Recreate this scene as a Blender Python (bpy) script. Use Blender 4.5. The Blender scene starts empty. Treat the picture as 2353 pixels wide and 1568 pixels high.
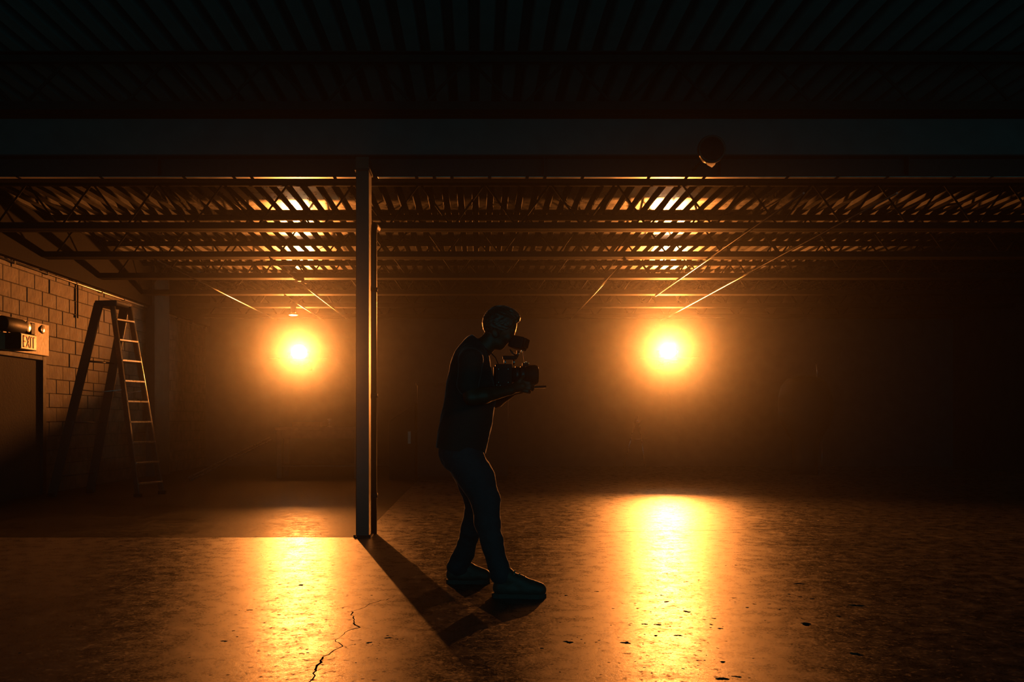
import bpy, bmesh, math, random
import numpy as np
from mathutils import Vector, Matrix
from mathutils.geometry import delaunay_2d_cdt

# ------------------------------------------------------------------ camera, world, light, exposure
SC = bpy.context.scene
COL = SC.collection
F, CX, CY, HC = 2000.0, 1097.0, 965.0, 1.03      # focal length and principal point in photo pixels, eye height
cam_d = bpy.data.cameras.new('camera'); cam = bpy.data.objects.new('camera', cam_d); COL.objects.link(cam)
cam_d.sensor_fit = 'HORIZONTAL'; cam_d.sensor_width = 36.0; cam_d.lens = 36.0 * F / 2353.0
cam_d.shift_x = (2353 / 2 - CX) / 2353.0; cam_d.shift_y = (CY - 1568 / 2) / 2353.0
cam_d.clip_start = 0.05; cam_d.clip_end = 200
cam.location = (0, 0, HC); cam.rotation_euler = (math.radians(90), 0, 0)
SC.camera = cam

world = bpy.data.worlds.new('teal_fill'); SC.world = world; world.use_nodes = True
WORLD_COL, WORLD_STR = (0.10, 0.90, 1.0, 1), 0.25  # even teal fill added to lift the blacks; no sky is seen
bg = world.node_tree.nodes['Background']
bg.inputs[0].default_value = WORLD_COL; bg.inputs[1].default_value = WORLD_STR

LAMP_COL = (1.0, 0.28, 0.048)
LAMPS = [  # location, watts, half cone deg, aim elevation deg
    dict(loc=(-3.74, 18.25, 2.445), watt=4300.0, half=51.0, elev=16.0, flap=0.757),
    dict(loc=(4.0, 18.25, 2.475), watt=5400.0, half=51.0, elev=16.0, flap=0.608),
]
HAZE_DENSITY, HAZE_G = 0.0031, 0.955
SC.view_settings.view_transform = 'Standard'; SC.view_settings.look = 'None'
SC.view_settings.gamma = 1.0; SC.view_settings.use_curve_mapping = False
SC.view_settings.exposure = 0.0
try:
    SC.cycles.use_denoising = True; SC.cycles.use_light_tree = False
    SC.cycles.max_bounces = 3; SC.cycles.diffuse_bounces = 2; SC.cycles.glossy_bounces = 2
    SC.cycles.transmission_bounces = 2; SC.cycles.volume_bounces = 0
    SC.cycles.caustics_reflective = False; SC.cycles.caustics_refractive = False
except Exception:
    pass
random.seed(7); rng = np.random.default_rng(7)

def at(u, v, D):
    """photo pixel at depth D -> world point"""
    return Vector(((u - CX) * D / F, D, HC + (CY - v) * D / F))

def ground(u, v):
    D = F * HC / (v - CY)
    return Vector(((u - CX) * D / F, D))

# ------------------------------------------------------------------ materials
def mat(name, col, rough=0.6, metal=0.0, bump=0.0, scale=12.0, var=0.15, detail=3.0, spec=0.5, rvar=0.1, coat=0.0):
    m = bpy.data.materials.new(name); m.use_nodes = True
    nt = m.node_tree; n = nt.nodes; l = nt.links; b = n['Principled BSDF']
    tc = n.new('ShaderNodeTexCoord'); nz = n.new('ShaderNodeTexNoise')
    nz.inputs['Scale'].default_value = scale; nz.inputs['Detail'].default_value = detail
    l.new(tc.outputs['Object'], nz.inputs['Vector'])
    mr = n.new('ShaderNodeMapRange'); mr.inputs['To Min'].default_value = 1 - var; mr.inputs['To Max'].default_value = 1 + var
    l.new(nz.outputs['Fac'], mr.inputs['Value'])
    mx = n.new('ShaderNodeVectorMath'); mx.operation = 'SCALE'; mx.inputs[0].default_value = col[:3]
    l.new(mr.outputs[0], mx.inputs['Scale']); l.new(mx.outputs[0], b.inputs['Base Color'])
    r = n.new('ShaderNodeMapRange'); r.inputs['To Min'].default_value = max(0.02, rough - rvar); r.inputs['To Max'].default_value = min(1, rough + rvar)
    l.new(nz.outputs['Fac'], r.inputs['Value']); l.new(r.outputs[0], b.inputs['Roughness'])
    b.inputs['Metallic'].default_value = metal; b.inputs['Specular IOR Level'].default_value = spec
    b.inputs['Coat Weight'].default_value = coat
    if bump > 0:
        bp = n.new('ShaderNodeBump'); bp.inputs['Strength'].default_value = 1.0; bp.inputs['Distance'].default_value = bump
        l.new(nz.outputs['Fac'], bp.inputs['Height']); l.new(bp.outputs[0], b.inputs['Normal'])
    return m

def floor_mat(name, base, r_lo, r_hi, spec=0.5, stain=0.4):
    m = bpy.data.materials.new(name); m.use_nodes = True
    nt = m.node_tree; n = nt.nodes; l = nt.links; b = n['Principled BSDF']
    tc = n.new('ShaderNodeTexCoord')
    def noise(scale, detail, rough=0.55, dist=0.0):
        z = n.new('ShaderNodeTexNoise'); z.inputs['Scale'].default_value = scale; z.inputs['Detail'].default_value = detail
        z.inputs['Roughness'].default_value = rough; z.inputs['Distortion'].default_value = dist
        l.new(tc.outputs['Object'], z.inputs['Vector']); return z
    big = noise(1.6, 4, 0.62, 0.3); mid = noise(9.0, 5, 0.6, 0.3); fine = noise(75.0, 2.5, 0.65); grit = noise(320.0, 1, 0.6)
    def ramp(src, p0, c0, p1, c1):
        q = n.new('ShaderNodeMapRange'); q.inputs['From Min'].default_value = p0; q.inputs['From Max'].default_value = p1
        q.inputs['To Min'].default_value = c0; q.inputs['To Max'].default_value = c1
        l.new(src, q.inputs['Value']); return q.outputs[0]
    def math_(op, a, c):
        q = n.new('ShaderNodeMath'); q.operation = op
        for i, s in enumerate((a, c)):
            if isinstance(s, (int, float)): q.inputs[i].default_value = s
            else: l.new(s, q.inputs[i])
        return q.outputs[0]
    tone = math_('MULTIPLY', ramp(big.outputs['Fac'], 0.3, 1 - stain, 0.62, 1.1), ramp(mid.outputs['Fac'], 0.3, 0.72, 0.65, 1.12))
    # darker grime blotches
    blot = ramp(mid.outputs['Fac'], 0.60, 1.0, 0.72, 0.45)
    tone = math_('MULTIPLY', tone, blot)
    mx = n.new('ShaderNodeVectorMath'); mx.operation = 'SCALE'; mx.inputs[0].default_value = base
    l.new(tone, mx.inputs['Scale'])
    rr = math_('ADD', ramp(big.outputs['Fac'], 0.3, r_lo, 0.7, r_hi), ramp(mid.outputs['Fac'], 0.35, -0.015, 0.70, 0.03))
    rr = math_('ADD', rr, ramp(fine.outputs['Fac'], 0.35, -0.03, 0.7, 0.10))
    sp = noise(28.0, 3, 0.7); rr = math_('ADD', rr, ramp(sp.outputs['Fac'], 0.56, 0.0, 0.70, 0.30))
    tone2 = ramp(sp.outputs['Fac'], 0.60, 1.0, 0.70, 0.4)
    sl = n.new('ShaderNodeMath'); sl.operation = 'MULTIPLY'; l.new(tone2, sl.inputs[0]); sl.inputs[1].default_value = spec; 
    h = math_('ADD', math_('MULTIPLY', mid.outputs['Fac'], 0.0005), math_('MULTIPLY', fine.outputs['Fac'], 0.0005))
    h = math_('ADD', h, math_('MULTIPLY', grit.outputs['Fac'], 0.0006))
    h = math_('ADD', h, math_('MULTIPLY', big.outputs['Fac'], 0.004))
    bp = n.new('ShaderNodeBump'); bp.inputs['Strength'].default_value = 0.8; bp.inputs['Distance'].default_value = 1.0
    l.new(h, bp.inputs['Height'])
    # sealed concrete: matte body under a rough sealer with short-tailed (Beckmann) gloss
    n.remove(b)
    df = n.new('ShaderNodeBsdfDiffuse'); gl = n.new('ShaderNodeBsdfAnisotropic'); gl.distribution = 'BECKMANN'
    fr = n.new('ShaderNodeFresnel'); fr.inputs['IOR'].default_value = 1.45; ms = n.new('ShaderNodeMixShader')
    l.new(mx.outputs[0], df.inputs['Color']); l.new(bp.outputs[0], df.inputs['Normal']); l.new(bp.outputs[0], gl.inputs['Normal'])
    g2 = n.new('ShaderNodeBsdfAnisotropic'); g2.distribution = 'GGX'; l.new(bp.outputs[0], g2.inputs['Normal']); l.new(math_('SUBTRACT', math_('ADD', rr, ramp(mid.outputs['Fac'], 0.4, -0.03, 0.72, 0.12)), 0.20), g2.inputs['Roughness'])
    m2 = n.new('ShaderNodeMixShader'); m2.inputs[0].default_value = 0.6; l.new(gl.outputs[0], m2.inputs[1]); l.new(g2.outputs[0], m2.inputs[2])
    l.new(rr, gl.inputs['Roughness']); l.new(fr.outputs[0], ms.inputs[0]); l.new(df.outputs[0], ms.inputs[1]); l.new(m2.outputs[0], ms.inputs[2])
    cc = n.new('ShaderNodeCombineColor')
    for i in range(3): l.new(sl.outputs[0], cc.inputs[i])
    l.new(cc.outputs[0], gl.inputs['Color']); l.new(cc.outputs[0], g2.inputs['Color']); l.new(ms.outputs[0], n['Material Output'].inputs['Surface'])
    return m

M = {}
M['floor'] = floor_mat('sealed_concrete', (0.020, 0.018, 0.0155), 0.44, 0.49, 0.85)
M['floor_dull'] = floor_mat('dull_dark_concrete', (0.016, 0.015, 0.014), 0.50, 0.60, 0.24)  # darker, rougher finish for the slab beyond the joint on the left
M['pit'] = mat('dirty_broken_concrete', (0.03, 0.027, 0.024), 0.95, 0, 0.003, 60, 0.4, spec=0.1)
M['deck'] = mat('galvanised_deck', (0.20, 0.19, 0.18), 0.30, 1.0, 0.0015, 14, 0.35)
M['deck_dark'] = mat('dark_flute', (0.05, 0.048, 0.046), 0.85, 0, 0.002, 14, 0.3, spec=0.2)  # flute sides and tops, darker than the lower flats
M['steel'] = mat('dark_painted_steel', (0.03, 0.03, 0.03), 0.62, 0.0, 0.001, 20, 0.3, spec=0.15)
M['matte_steel'] = mat('matte_beam_paint', (0.03, 0.03, 0.03), 0.95, 0.0, 0.001, 20, 0.3, spec=0.0)
M['front_lift'] = mat('teal_lift', (0.07, 0.115, 0.12), 0.9, 0, 0.004, 5, 0.25, spec=0.15)  # teal lift of the dark put into the bulkhead colour
M['front_deck'] = mat('teal_lift_deck', (0.07, 0.17, 0.175), 0.9, 0, 0.003, 5, 0.25, spec=0.1)  # front deck coloured teal to brighten its unlit underside
M['joist'] = mat('dull_joist_paint', (0.022, 0.02, 0.018), 0.6, 0.0, 0.001, 20, 0.3, spec=0.008)
M['bare_steel'] = mat('worn_bare_steel', (0.30, 0.29, 0.28), 0.38, 0.9, 0.001, 30, 0.3)
M['column'] = mat('column_paint', (0.04, 0.024, 0.017), 0.4, 0.0, 0.001, 18, 0.25)
M['block'] = mat('painted_block', (0.15, 0.12, 0.095), 0.75, 0, 0.012, 7, 0.75, 4)
M['mortar'] = mat('mortar', (0.05, 0.045, 0.04), 0.95, 0, 0.004, 40, 0.3)
M['wall'] = mat('grimy_wall', (0.08, 0.078, 0.075), 0.85, 0, 0.01, 4, 0.4)
M['board'] = mat('pale_header_board', (0.52, 0.42, 0.28), 0.55, 0, 0.002, 25, 0.15)
M['black'] = mat('black_plastic', (0.010, 0.009, 0.008), 0.55, 0, 0.0008, 60, 0.2, spec=0.12)
M['black_gloss'] = mat('black_gloss', (0.01, 0.01, 0.012), 0.15, 0, 0, 20, 0.1)
M['black_metal'] = mat('black_anodised', (0.02, 0.02, 0.021), 0.32, 0.3, 0.0004, 80, 0.2)
M['highlight'] = mat('highlight_metal', (0.5, 0.48, 0.46), 0.33, 1.0, 0.0006, 9, 0.35, rvar=0.1)
M['chrome'] = mat('bright_metal', (0.75, 0.73, 0.70), 0.12, 1.0, 0, 20, 0.05, rvar=0.03)
M['sign'] = mat('pale_sign_face', (0.80, 0.70, 0.50), 0.4, 0, 0, 30, 0.06)
M['lamp_glass'] = mat('clouded_lamp_glass', (0.9, 0.85, 0.75), 0.22, 0.6, 0.002, 40, 0.2)
M['sign_red'] = mat('red_letters', (0.45, 0.04, 0.02), 0.5, 0, 0, 30, 0.1)
M['door'] = mat('old_door', (0.026, 0.02, 0.016), 0.6, 0, 0.004, 6, 0.5)
M['ladder'] = mat('ladder_fibreglass', (0.06, 0.05, 0.045), 0.5, 0, 0.001, 20, 0.2)
M['ladder_front'] = mat('worn_ladder_aluminium', (0.16, 0.15, 0.14), 0.32, 0.8, 0.0006, 30, 0.3)
M['alu'] = mat('aluminium', (0.55, 0.54, 0.52), 0.3, 0.9, 0.0006, 30, 0.2)
M['wood'] = mat('old_timber', (0.14, 0.095, 0.06), 0.7, 0, 0.003, 11, 0.4)
M['cloth_cover'] = mat('dark_tarp', (0.03, 0.028, 0.027), 0.7, 0, 0.006, 9, 0.3)
M['skin'] = mat('skin', (0.085, 0.022, 0.010), 0.48, 0, 0.0006, 90, 0.12, spec=0.35)
M['hair'] = mat('dark_hair', (0.035, 0.018, 0.010), 0.42, 0, 0.004, 70, 0.3)
M['shirt'] = mat('dark_tshirt', (0.022, 0.02, 0.018), 0.85, 0, 0.002, 40, 0.2, spec=0.25)
M['jeans'] = mat('dark_denim', (0.022, 0.032, 0.04), 0.8, 0, 0.003, 45, 0.3, spec=0.25)
M['shoe'] = mat('grey_canvas_shoe', (0.034, 0.024, 0.019), 0.6, 0, 0.002, 70, 0.2)
M['sole'] = mat('rubber_sole', (0.03, 0.024, 0.02), 0.7, 0, 0.001, 40, 0.2)
M['lace'] = mat('pale_lace', (0.14, 0.11, 0.08), 0.7, 0, 0.001, 60, 0.2)
M['eye'] = mat('eye', (0.6, 0.58, 0.55), 0.15, 0, 0, 30, 0.05)
M['paper'] = mat('paper_tag', (0.55, 0.5, 0.42), 0.8, 0, 0, 20, 0.1)
M['screen'] = mat('dark_screen', (0.01, 0.012, 0.014), 0.1, 0, 0, 20, 0.1)
M['red_wire'] = mat('red_cable', (0.25, 0.02, 0.015), 0.45, 0, 0, 20, 0.1)

for k_, w_, r_ in (('shirt', 0.40, 0.25), ('jeans', 0.12, 0.35), ('hair', 0.4, 0.3), ('shoe', 0.2, 0.4)):    # fuzzy cloth and hair catch light at the rim
    b_ = M[k_].node_tree.nodes['Principled BSDF']; b_.inputs['Sheen Weight'].default_value = w_; b_.inputs['Sheen Roughness'].default_value = r_
# ------------------------------------------------------------------ helpers
def link(name, me, m=None, parent=None, loc=None, smooth=False):
    o = bpy.data.objects.new(name, me); COL.objects.link(o)
    if m is not None and me is not None and len(me.materials) == 0:
        for q in (m if isinstance(m, (list, tuple)) else [m]): me.materials.append(q)
    if parent: o.parent = parent
    if loc is not None: o.location = loc
    if smooth and me is not None:
        me.polygons.foreach_set('use_smooth', [True] * len(me.polygons))
    return o

def copy_of(o, parent=None, loc=None, name=None):
    c = bpy.data.objects.new(name or o.name.split('.')[0], o.data); COL.objects.link(c)
    if parent: c.parent = parent
    if loc is not None: c.location = loc
    return c

def empty(name, loc, label=None, cat=None, group=None, kind=None, rz=0.0):
    o = bpy.data.objects.new(name, None); COL.objects.link(o); o.location = loc; o.rotation_euler.z = rz
    o.empty_display_size = 0.1
    return tag(o, label, cat, group, kind)

def tag(o, label=None, cat=None, group=None, kind=None):
    if label: o['label'] = label
    if cat: o['category'] = cat
    if group: o['group'] = group
    if kind: o['kind'] = kind
    return o

class MB:
    """collects shapes into one mesh"""
    def __init__(s): s.bm = bmesh.new()
    def box(s, lo, hi, bevel=0.0, M4=None, mi=0):
        r = bmesh.ops.create_cube(s.bm, size=1.0); vs = r['verts']
        c = [(a + b) / 2 for a, b in zip(lo, hi)]; d = [abs(b - a) for a, b in zip(lo, hi)]
        for v in vs: v.co = Vector((v.co.x * d[0] + c[0], v.co.y * d[1] + c[1], v.co.z * d[2] + c[2]))
        if bevel > 0:
            es = list({e for v in vs for e in v.link_edges})
            g = bmesh.ops.bevel(s.bm, geom=es, offset=bevel, segments=2, profile=0.5, affect='EDGES')
            vs = list({v for f in g['faces'] for v in f.verts} | {v for v in vs if v.is_valid})
        if M4 is not None:
            for v in vs: v.co = M4 @ v.co
        for f in {f for v in vs for f in v.link_faces}: f.material_index = mi
        return s
    def tube(s, pts, rad, n=10, caps=True):
        pts = [Vector(p) for p in pts]
        if not isinstance(rad, (list, tuple)): rad = [rad] * len(pts)
        rings = []; prev = None
        for i, p in enumerate(pts):
            t = (pts[min(i + 1, len(pts) - 1)] - pts[max(i - 1, 0)]).normalized()
            if prev is None:
                a = Vector((0, 0, 1)) if abs(t.z) < 0.9 else Vector((1, 0, 0))
                x = t.cross(a).normalized()
            else:
                x = (prev - t * prev.dot(t)).normalized()
            prev = x; y = t.cross(x)
            rings.append([s.bm.verts.new(p + (x * math.cos(2 * math.pi * k / n) + y * math.sin(2 * math.pi * k / n)) * rad[i]) for k in range(n)])
        for a, b in zip(rings, rings[1:]):
            for k in range(n):
                f = s.bm.faces.new((a[k], a[(k + 1) % n], b[(k + 1) % n], b[k])); f.smooth = True
        if caps:
            s.bm.faces.new(rings[0][::-1]); s.bm.faces.new(rings[-1])
        return s
    def lathe(s, prof, n=24, origin=(0, 0, 0), axis='Z', closed=False):
        """prof: (radius, height) pairs"""
        o = Vector(origin); rings = []
        for r, h in prof:
            ring = []
            for k in range(n):
                a = 2 * math.pi * k / n; c, d = math.cos(a) * r, math.sin(a) * r
                p = {'Z': (c, d, h), 'X': (h, c, d), 'Y': (d, h, c)}[axis]
                ring.append(s.bm.verts.new(o + Vector(p)))
            rings.append(ring)
        for a, b in zip(rings, rings[1:]):
            for k in range(n):
                f = s.bm.faces.new((a[k], a[(k + 1) % n], b[(k + 1) % n], b[k])); f.smooth = True
        if closed:
            s.bm.faces.new(rings[0][::-1]); s.bm.faces.new(rings[-1])
        return s
    def prism(s, poly, z0, z1):
        """poly: xy outline"""
        a = [s.bm.verts.new((p[0], p[1], z0)) for p in poly]; b = [s.bm.verts.new((p[0], p[1], z1)) for p in poly]
        n = len(poly)
        for k in range(n): s.bm.faces.new((a[k], a[(k + 1) % n], b[(k + 1) % n], b[k]))
        s.bm.faces.new(a[::-1]); s.bm.faces.new(b)
        return s
    def mesh(s, name):
        bmesh.ops.recalc_face_normals(s.bm, faces=s.bm.faces)
        me = bpy.data.meshes.new(name); s.bm.to_mesh(me); s.bm.free(); return me
    def build(s, name, m, parent=None, loc=None):
        return link(name, s.mesh(name), m, parent, loc)

# ------------------------------------------------------------------ room shell
XL, XR, YF, YB = -6.0, 10.5, -1.0, 19.2
Z_DECK, Z_BC = HC + 2.78, HC + 2.20          # underside of deck, underside of joist bottom chords
JOINT = 7.62

# ---- floor: slabs with a real crack and broken-out pits
floor_base = MB().box((XL - 0.3, YF, -0.30), (XR + 0.3, YB + 0.3, -0.05)).build('floor', M['pit'])
tag(floor_base, 'worn concrete floor of the dark hall, cracked and pitted', None, None, 'structure')

crack_px = [(920, 1367), (893, 1376), (867.5, 1383.6), (845, 1391), (825, 1401), (806.5, 1405.4), (811.5, 1421), (814, 1430), (827, 1442.5),
            (805, 1448), (785, 1462), (770, 1471.5), (787, 1486), (761, 1500), (741, 1514), (729, 1529), (719, 1548), (718.5, 1561), (706, 1575)]
crack = [ground(u, v) for u, v in crack_px]
# carry the crack on past the bottom of the frame
p = crack[-1].copy()
while p.y > YF + 0.4:
    p = p + Vector((random.uniform(-0.16, 0.08), -random.uniform(0.12, 0.3))); crack.append(p.copy())
crack.append(Vector((p.x, YF)))
fine_c = [crack[0]]
for a, b in zip(crack, crack[1:]):
    L = (b - a).length; k = max(1, int(L / 0.028))
    for j in range(1, k + 1):
        q = a.lerp(b, j / k)
        if j < k: q = q + Vector((random.uniform(-.010, .010), random.uniform(-.016, .016)))
        fine_c.append(q)
left_side, right_side = [], []
for i, q in enumerate(fine_c):
    t = (fine_c[min(i + 1, len(fine_c) - 1)] - fine_c[max(i - 1, 0)]).normalized(); nrm = Vector((-t.y, t.x))
    w = 0.0016 * min(1, i / 4.0) + (0.0030 * max(0, math.sin(i * 0.29)) ** 2 + random.uniform(0, 0.0024)) * min(1, i / 14.0)
    if i == 0: w = 0.0008
    if i == len(fine_c) - 1:
        left_side.append(Vector((q.x + 0.006, YF))); right_side.append(Vector((q.x - 0.006, YF)))
    else:
        left_side.append(q - nrm * w); right_side.append(q + nrm * w)
# going down the crack (towards the camera) one side is east, the other west
if left_side[-1].x < right_side[-1].x: left_side, right_side = right_side, left_side

pits_zoom8 = [(915,466,30),(965,478,25),(1020,507,30),(990,547,20),(900,575,30),(925,606,40),(1025,655,55),(995,683,28),(1155,688,30),(1188,738,42),
    (1142,718,30),(815,716,48),(740,721,28),(705,722,18),(650,722,18),(880,719,42),(720,808,70),(1255,588,25),(1260,607,22),(1320,635,25),(1355,618,28),
    (1428,617,22),(1480,644,26),(1525,569,25),(1580,582,32),(1640,592,32),(1575,518,55),(1610,717,95),(1855,625,70),(1860,865,95),(580,556,30),
    (470,690,24),(400,708,18),(1005,936,32),(1200,903,44),(1195,985,74),(1270,975,44),(815,930,20),(980,772,44),(870,773,40),(1770,678,34),
    (1540,815,18),(310,835,26),(440,805,70),(1215,428,18),(1265,427,26),(1355,418,10),(1405,560,10),(1050,700,14),(1090,790,18),(905,640,22),
    (960,600,16),(1060,610,12),(1215,800,18),(1175,835,24),(640,905,14),(690,908,20),(850,958,22),(660,640,20),(430,575,30),(395,600,14),(1350,885,14),
    (1420,760,16),(1690,770,14),(1300,760,16),(780,640,24),(845,655,20),(770,900,16),(1080,920,14),(1120,870,12),(520,700,14),(560,685,14)]
pits_zoom7 = [(1410,430,20),(805,890,44),(850,880,18),(635,1100,46),(720,1070,28),(695,1030,34),(1150,722,60),(1610,1110,66),(1740,1078,56),(1800,1086,30),
    (1525,1245,16),(785,1322,18),(1565,1355,28),(1195,1178,28),(640,775,12),(1665,1218,14),(1365,585,12),(950,568,12),(590,458,10),(1045,1022,12),
    (1225,993,10),(1120,1072,26),(610,638,24),(1630,790,26),(400,1210,18),(540,1330,20)]
pits = [(1100 + x / 2.139, 1100 + y / 2.139, w / 2.139) for x, y, w in pits_zoom8] + [(300 + x / 2.941, 1100 + y / 2.941, w / 2.941) for x, y, w in pits_zoom7]
placed = []
for u, v, w in pits:
    c = ground(u, v); r = max(0.006, 0.40 * w * c.y / F)
    if c.y > 7.3: continue
    if min((c - q).length for q in fine_c) < r * 1.5 + 0.04: continue
    if any((c - q).length < 1.45 * (r + s) + 0.01 for q, s in placed): continue
    placed.append((c, r))
for c, r in list(placed):       # crumbs broken out around the larger pits
    if r > 0.014:
        for _ in range(random.randint(4, 9)):
            a = random.uniform(0, 6.28); d_ = r * random.uniform(1.6, 3.6); q = c + Vector((math.cos(a) * d_ * 1.6, math.sin(a) * d_)); rr_ = random.uniform(0.003, 0.008)
            if min((q - w).length for w in fine_c) < rr_ * 1.5 + 0.03 or q.y > 7.3: continue
            if any((q - w).length < 1.5 * (rr_ + s_) + 0.004 for w, s_ in placed): continue
            placed.append((q, rr_))
while len(placed) < 420:      # small scattered chips
    c = Vector((random.uniform(-3.5, 4.2), random.uniform(3.1, 7.2))); r = random.choice((0.0025, 0.003, 0.004, 0.004, 0.005, 0.007))
    if min((c - q).length for q in fine_c) < r * 1.5 + 0.04: continue
    if any((c - q).length < 1.5 * (r + s) + 0.02 for q, s in placed): continue
    placed.append((c, r))

def slab_mesh(name, outer, holes, mats):
    verts, edges = [], []
    def loop(pts):
        b = len(verts); verts.extend(Vector((q.x, q.y)) for q in pts); n = len(pts)
        edges.extend((b + k, b + (k + 1) % n) for k in range(n)); return list(range(b, b + n))
    oi = loop(outer); hi = [loop(h) for h in holes]
    vo, eo, fo, _, _, of = delaunay_2d_cdt(verts, [], [oi] + hi, 1, 1e-7)
    V = [(q.x, q.y, 0.0) for q in vo]; Fc = [tuple(f) for f, src in zip(fo, of) if list(src) == [0]]; mi = [0] * len(Fc)
    def wall(pts, z0, z1, inner=None):
        b = len(V); n = len(pts); low = inner or pts
        V.extend((q.x, q.y, z0) for q in pts); V.extend((q.x, q.y, z1) for q in low)
        for k in range(n):
            Fc.append((b + k, b + (k + 1) % n, b + n + (k + 1) % n, b + n + k)); mi.append(1)
        return [b + n + k for k in range(n)]
    wall(outer, 0.0, -0.06)
    for h in holes:
        c = sum(h, Vector((0, 0))) / len(h); r = (h[0] - c).length; dp = min(0.012, 0.004 + r * 0.25)
        bot = wall(h, 0.0, -dp, [c + (q - c) * 0.75 for q in h]); Fc.append(tuple(bot)); mi.append(1)
    me = bpy.data.meshes.new(name); me.from_pydata(V, [], Fc)
    for q in mats: me.materials.append(q)
    me.polygons.foreach_set('material_index', mi); me.update()
    bm = bmesh.new(); bm.from_mesh(me); bmesh.ops.remove_doubles(bm, verts=bm.verts, dist=1e-6)
    bmesh.ops.recalc_face_normals(bm, faces=bm.faces)
    for f in bm.faces:                       # every face of the top looks up
        if f.material_index == 0 and f.normal.z < 0: f.normal_flip()
    bm.to_mesh(me); bm.free()
    return me

holes = []
for c, r in placed:
    n = 18 if r > 0.012 else 7; ph = random.uniform(0, 6.28); ex = random.uniform(0.7, 1.3); ring = []
    for k in range(n):
        a = 2 * math.pi * k / n; q = r * (0.9 + 0.22 * math.sin(2 * a + ph) + 0.13 * math.sin(3 * a + 2.3 * ph) + random.uniform(-.22, .22))
        ring.append(c + Vector((math.cos(a) * q * ex, math.sin(a) * q)))
    holes.append(ring)
G = 0.006
outer = [Vector((XL, YF))] + [Vector((q.x, q.y)) for q in right_side[::-1]] + [Vector((q.x, q.y)) for q in left_side[1:]] + \
        [Vector((XR, YF)), Vector((XR, 9.1 - G)), Vector((1.55, 8.03 - G)), Vector((-0.85, JOINT - G)), Vector((XL, JOINT - G))]
fs = link('floor_slab', slab_mesh('floor_slab', outer, holes, [M['floor'], M['pit']]), None, floor_base)
fs['label'] = 'glossy worn concrete slab with a jagged crack and pits'
XSPLIT = -1.02
for poly, m_, lb in (([(XL, JOINT + G), (XSPLIT - .001, JOINT + G), (XSPLIT - .001, YB), (XL, YB)], 'floor_dull', 'duller dark concrete slab beyond the joint'),
                     ([(XSPLIT + .001, JOINT + G), (-0.85, JOINT + G), (1.55, 8.03 + G), (XR, 9.1 + G), (XR, YB), (XSPLIT + .001, YB)], 'floor', 'glossy concrete slab beyond the joint')):
    o = link('floor_slab', slab_mesh('floor_slab', [Vector(q) for q in poly], [], [M[m_], M['pit']]), None, floor_base); o['label'] = lb

# ---- walls
wl = MB()
wl.box((XL - 0.35, YF, -0.05), (XL - 0.012, YB, Z_DECK + 0.1)).build('wall_left', M['mortar'])
wall_left = bpy.data.objects['wall_left']; tag(wall_left, 'concrete block wall along the left side of the hall', None, None, 'structure')
DOOR_Y0, DOOR_Y1, DOOR_Z = 10.30, 12.06, 1.905
bl_me = MB().box((-0.045, 0.004, 0.004), (0.0, 0.396, 0.196), 0.006).mesh('block'); bl_me.materials.append(M['block'])
half_me = MB().box((-0.045, 0.004, 0.004), (0.0, 0.196, 0.196), 0.006).mesh('half_block'); half_me.materials.append(M['block'])
rest = MB(); row = 0; z = 0.0
while z < Z_DECK - 0.05:
    y = YF + (0.0 if row % 2 == 0 else -0.2)
    while y < YB:
        y0, y1 = max(y, YF), min(y + 0.4, YB)
        seg = []
        if z < DOOR_Z - 0.01 and y1 > DOOR_Y0 and y0 < DOOR_Y1:      # the doorway
            if y0 < DOOR_Y0 - 0.02: seg.append((y0, DOOR_Y0))
            if y1 > DOOR_Y1 + 0.02: seg.append((DOOR_Y1, y1))
        else: seg.append((y0, y1))
        for a, b in seg:
            out = random.uniform(-0.006, 0.006)
            if 10.5 < a < 16.3 and b - a > 0.39 and z > 0.75:
                o = bpy.data.objects.new('block', bl_me); COL.objects.link(o); o.parent = wall_left; o.location = (XL + out, a, z)
                o.rotation_euler = (random.uniform(-.004, .004), 0, random.uniform(-.012, .012))
            else:
                rest.box((XL - 0.045 + out, a + 0.004, z + 0.004), (XL + out, b - 0.004, z + 0.196))
        y += 0.4
    row += 1; z += 0.2
o = rest.build('block_courses', M['block'], wall_left); o['kind'] = 'stuff'

pil = MB().box((XL, 15.75, 0), (XL + 0.16, 16.5, Z_DECK)).build('wall_pilaster', M['wall']); tag(pil, 'dark upright pier standing against the left wall near the far corner', 'pier')
o = MB().box((XL - 0.3, YB, -0.05), (XR + 0.3, YB + 0.3, Z_DECK + 0.1)).build('wall_back', M['wall']); tag(o, 'far end wall lost in orange haze', None, None, 'structure')
o = MB().box((XR, YF, -0.05), (XR + 0.3, YB, Z_DECK + 0.1)).build('wall_right', M['wall']); tag(o, 'dark wall along the right side of the hall', None, None, 'structure')

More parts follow.
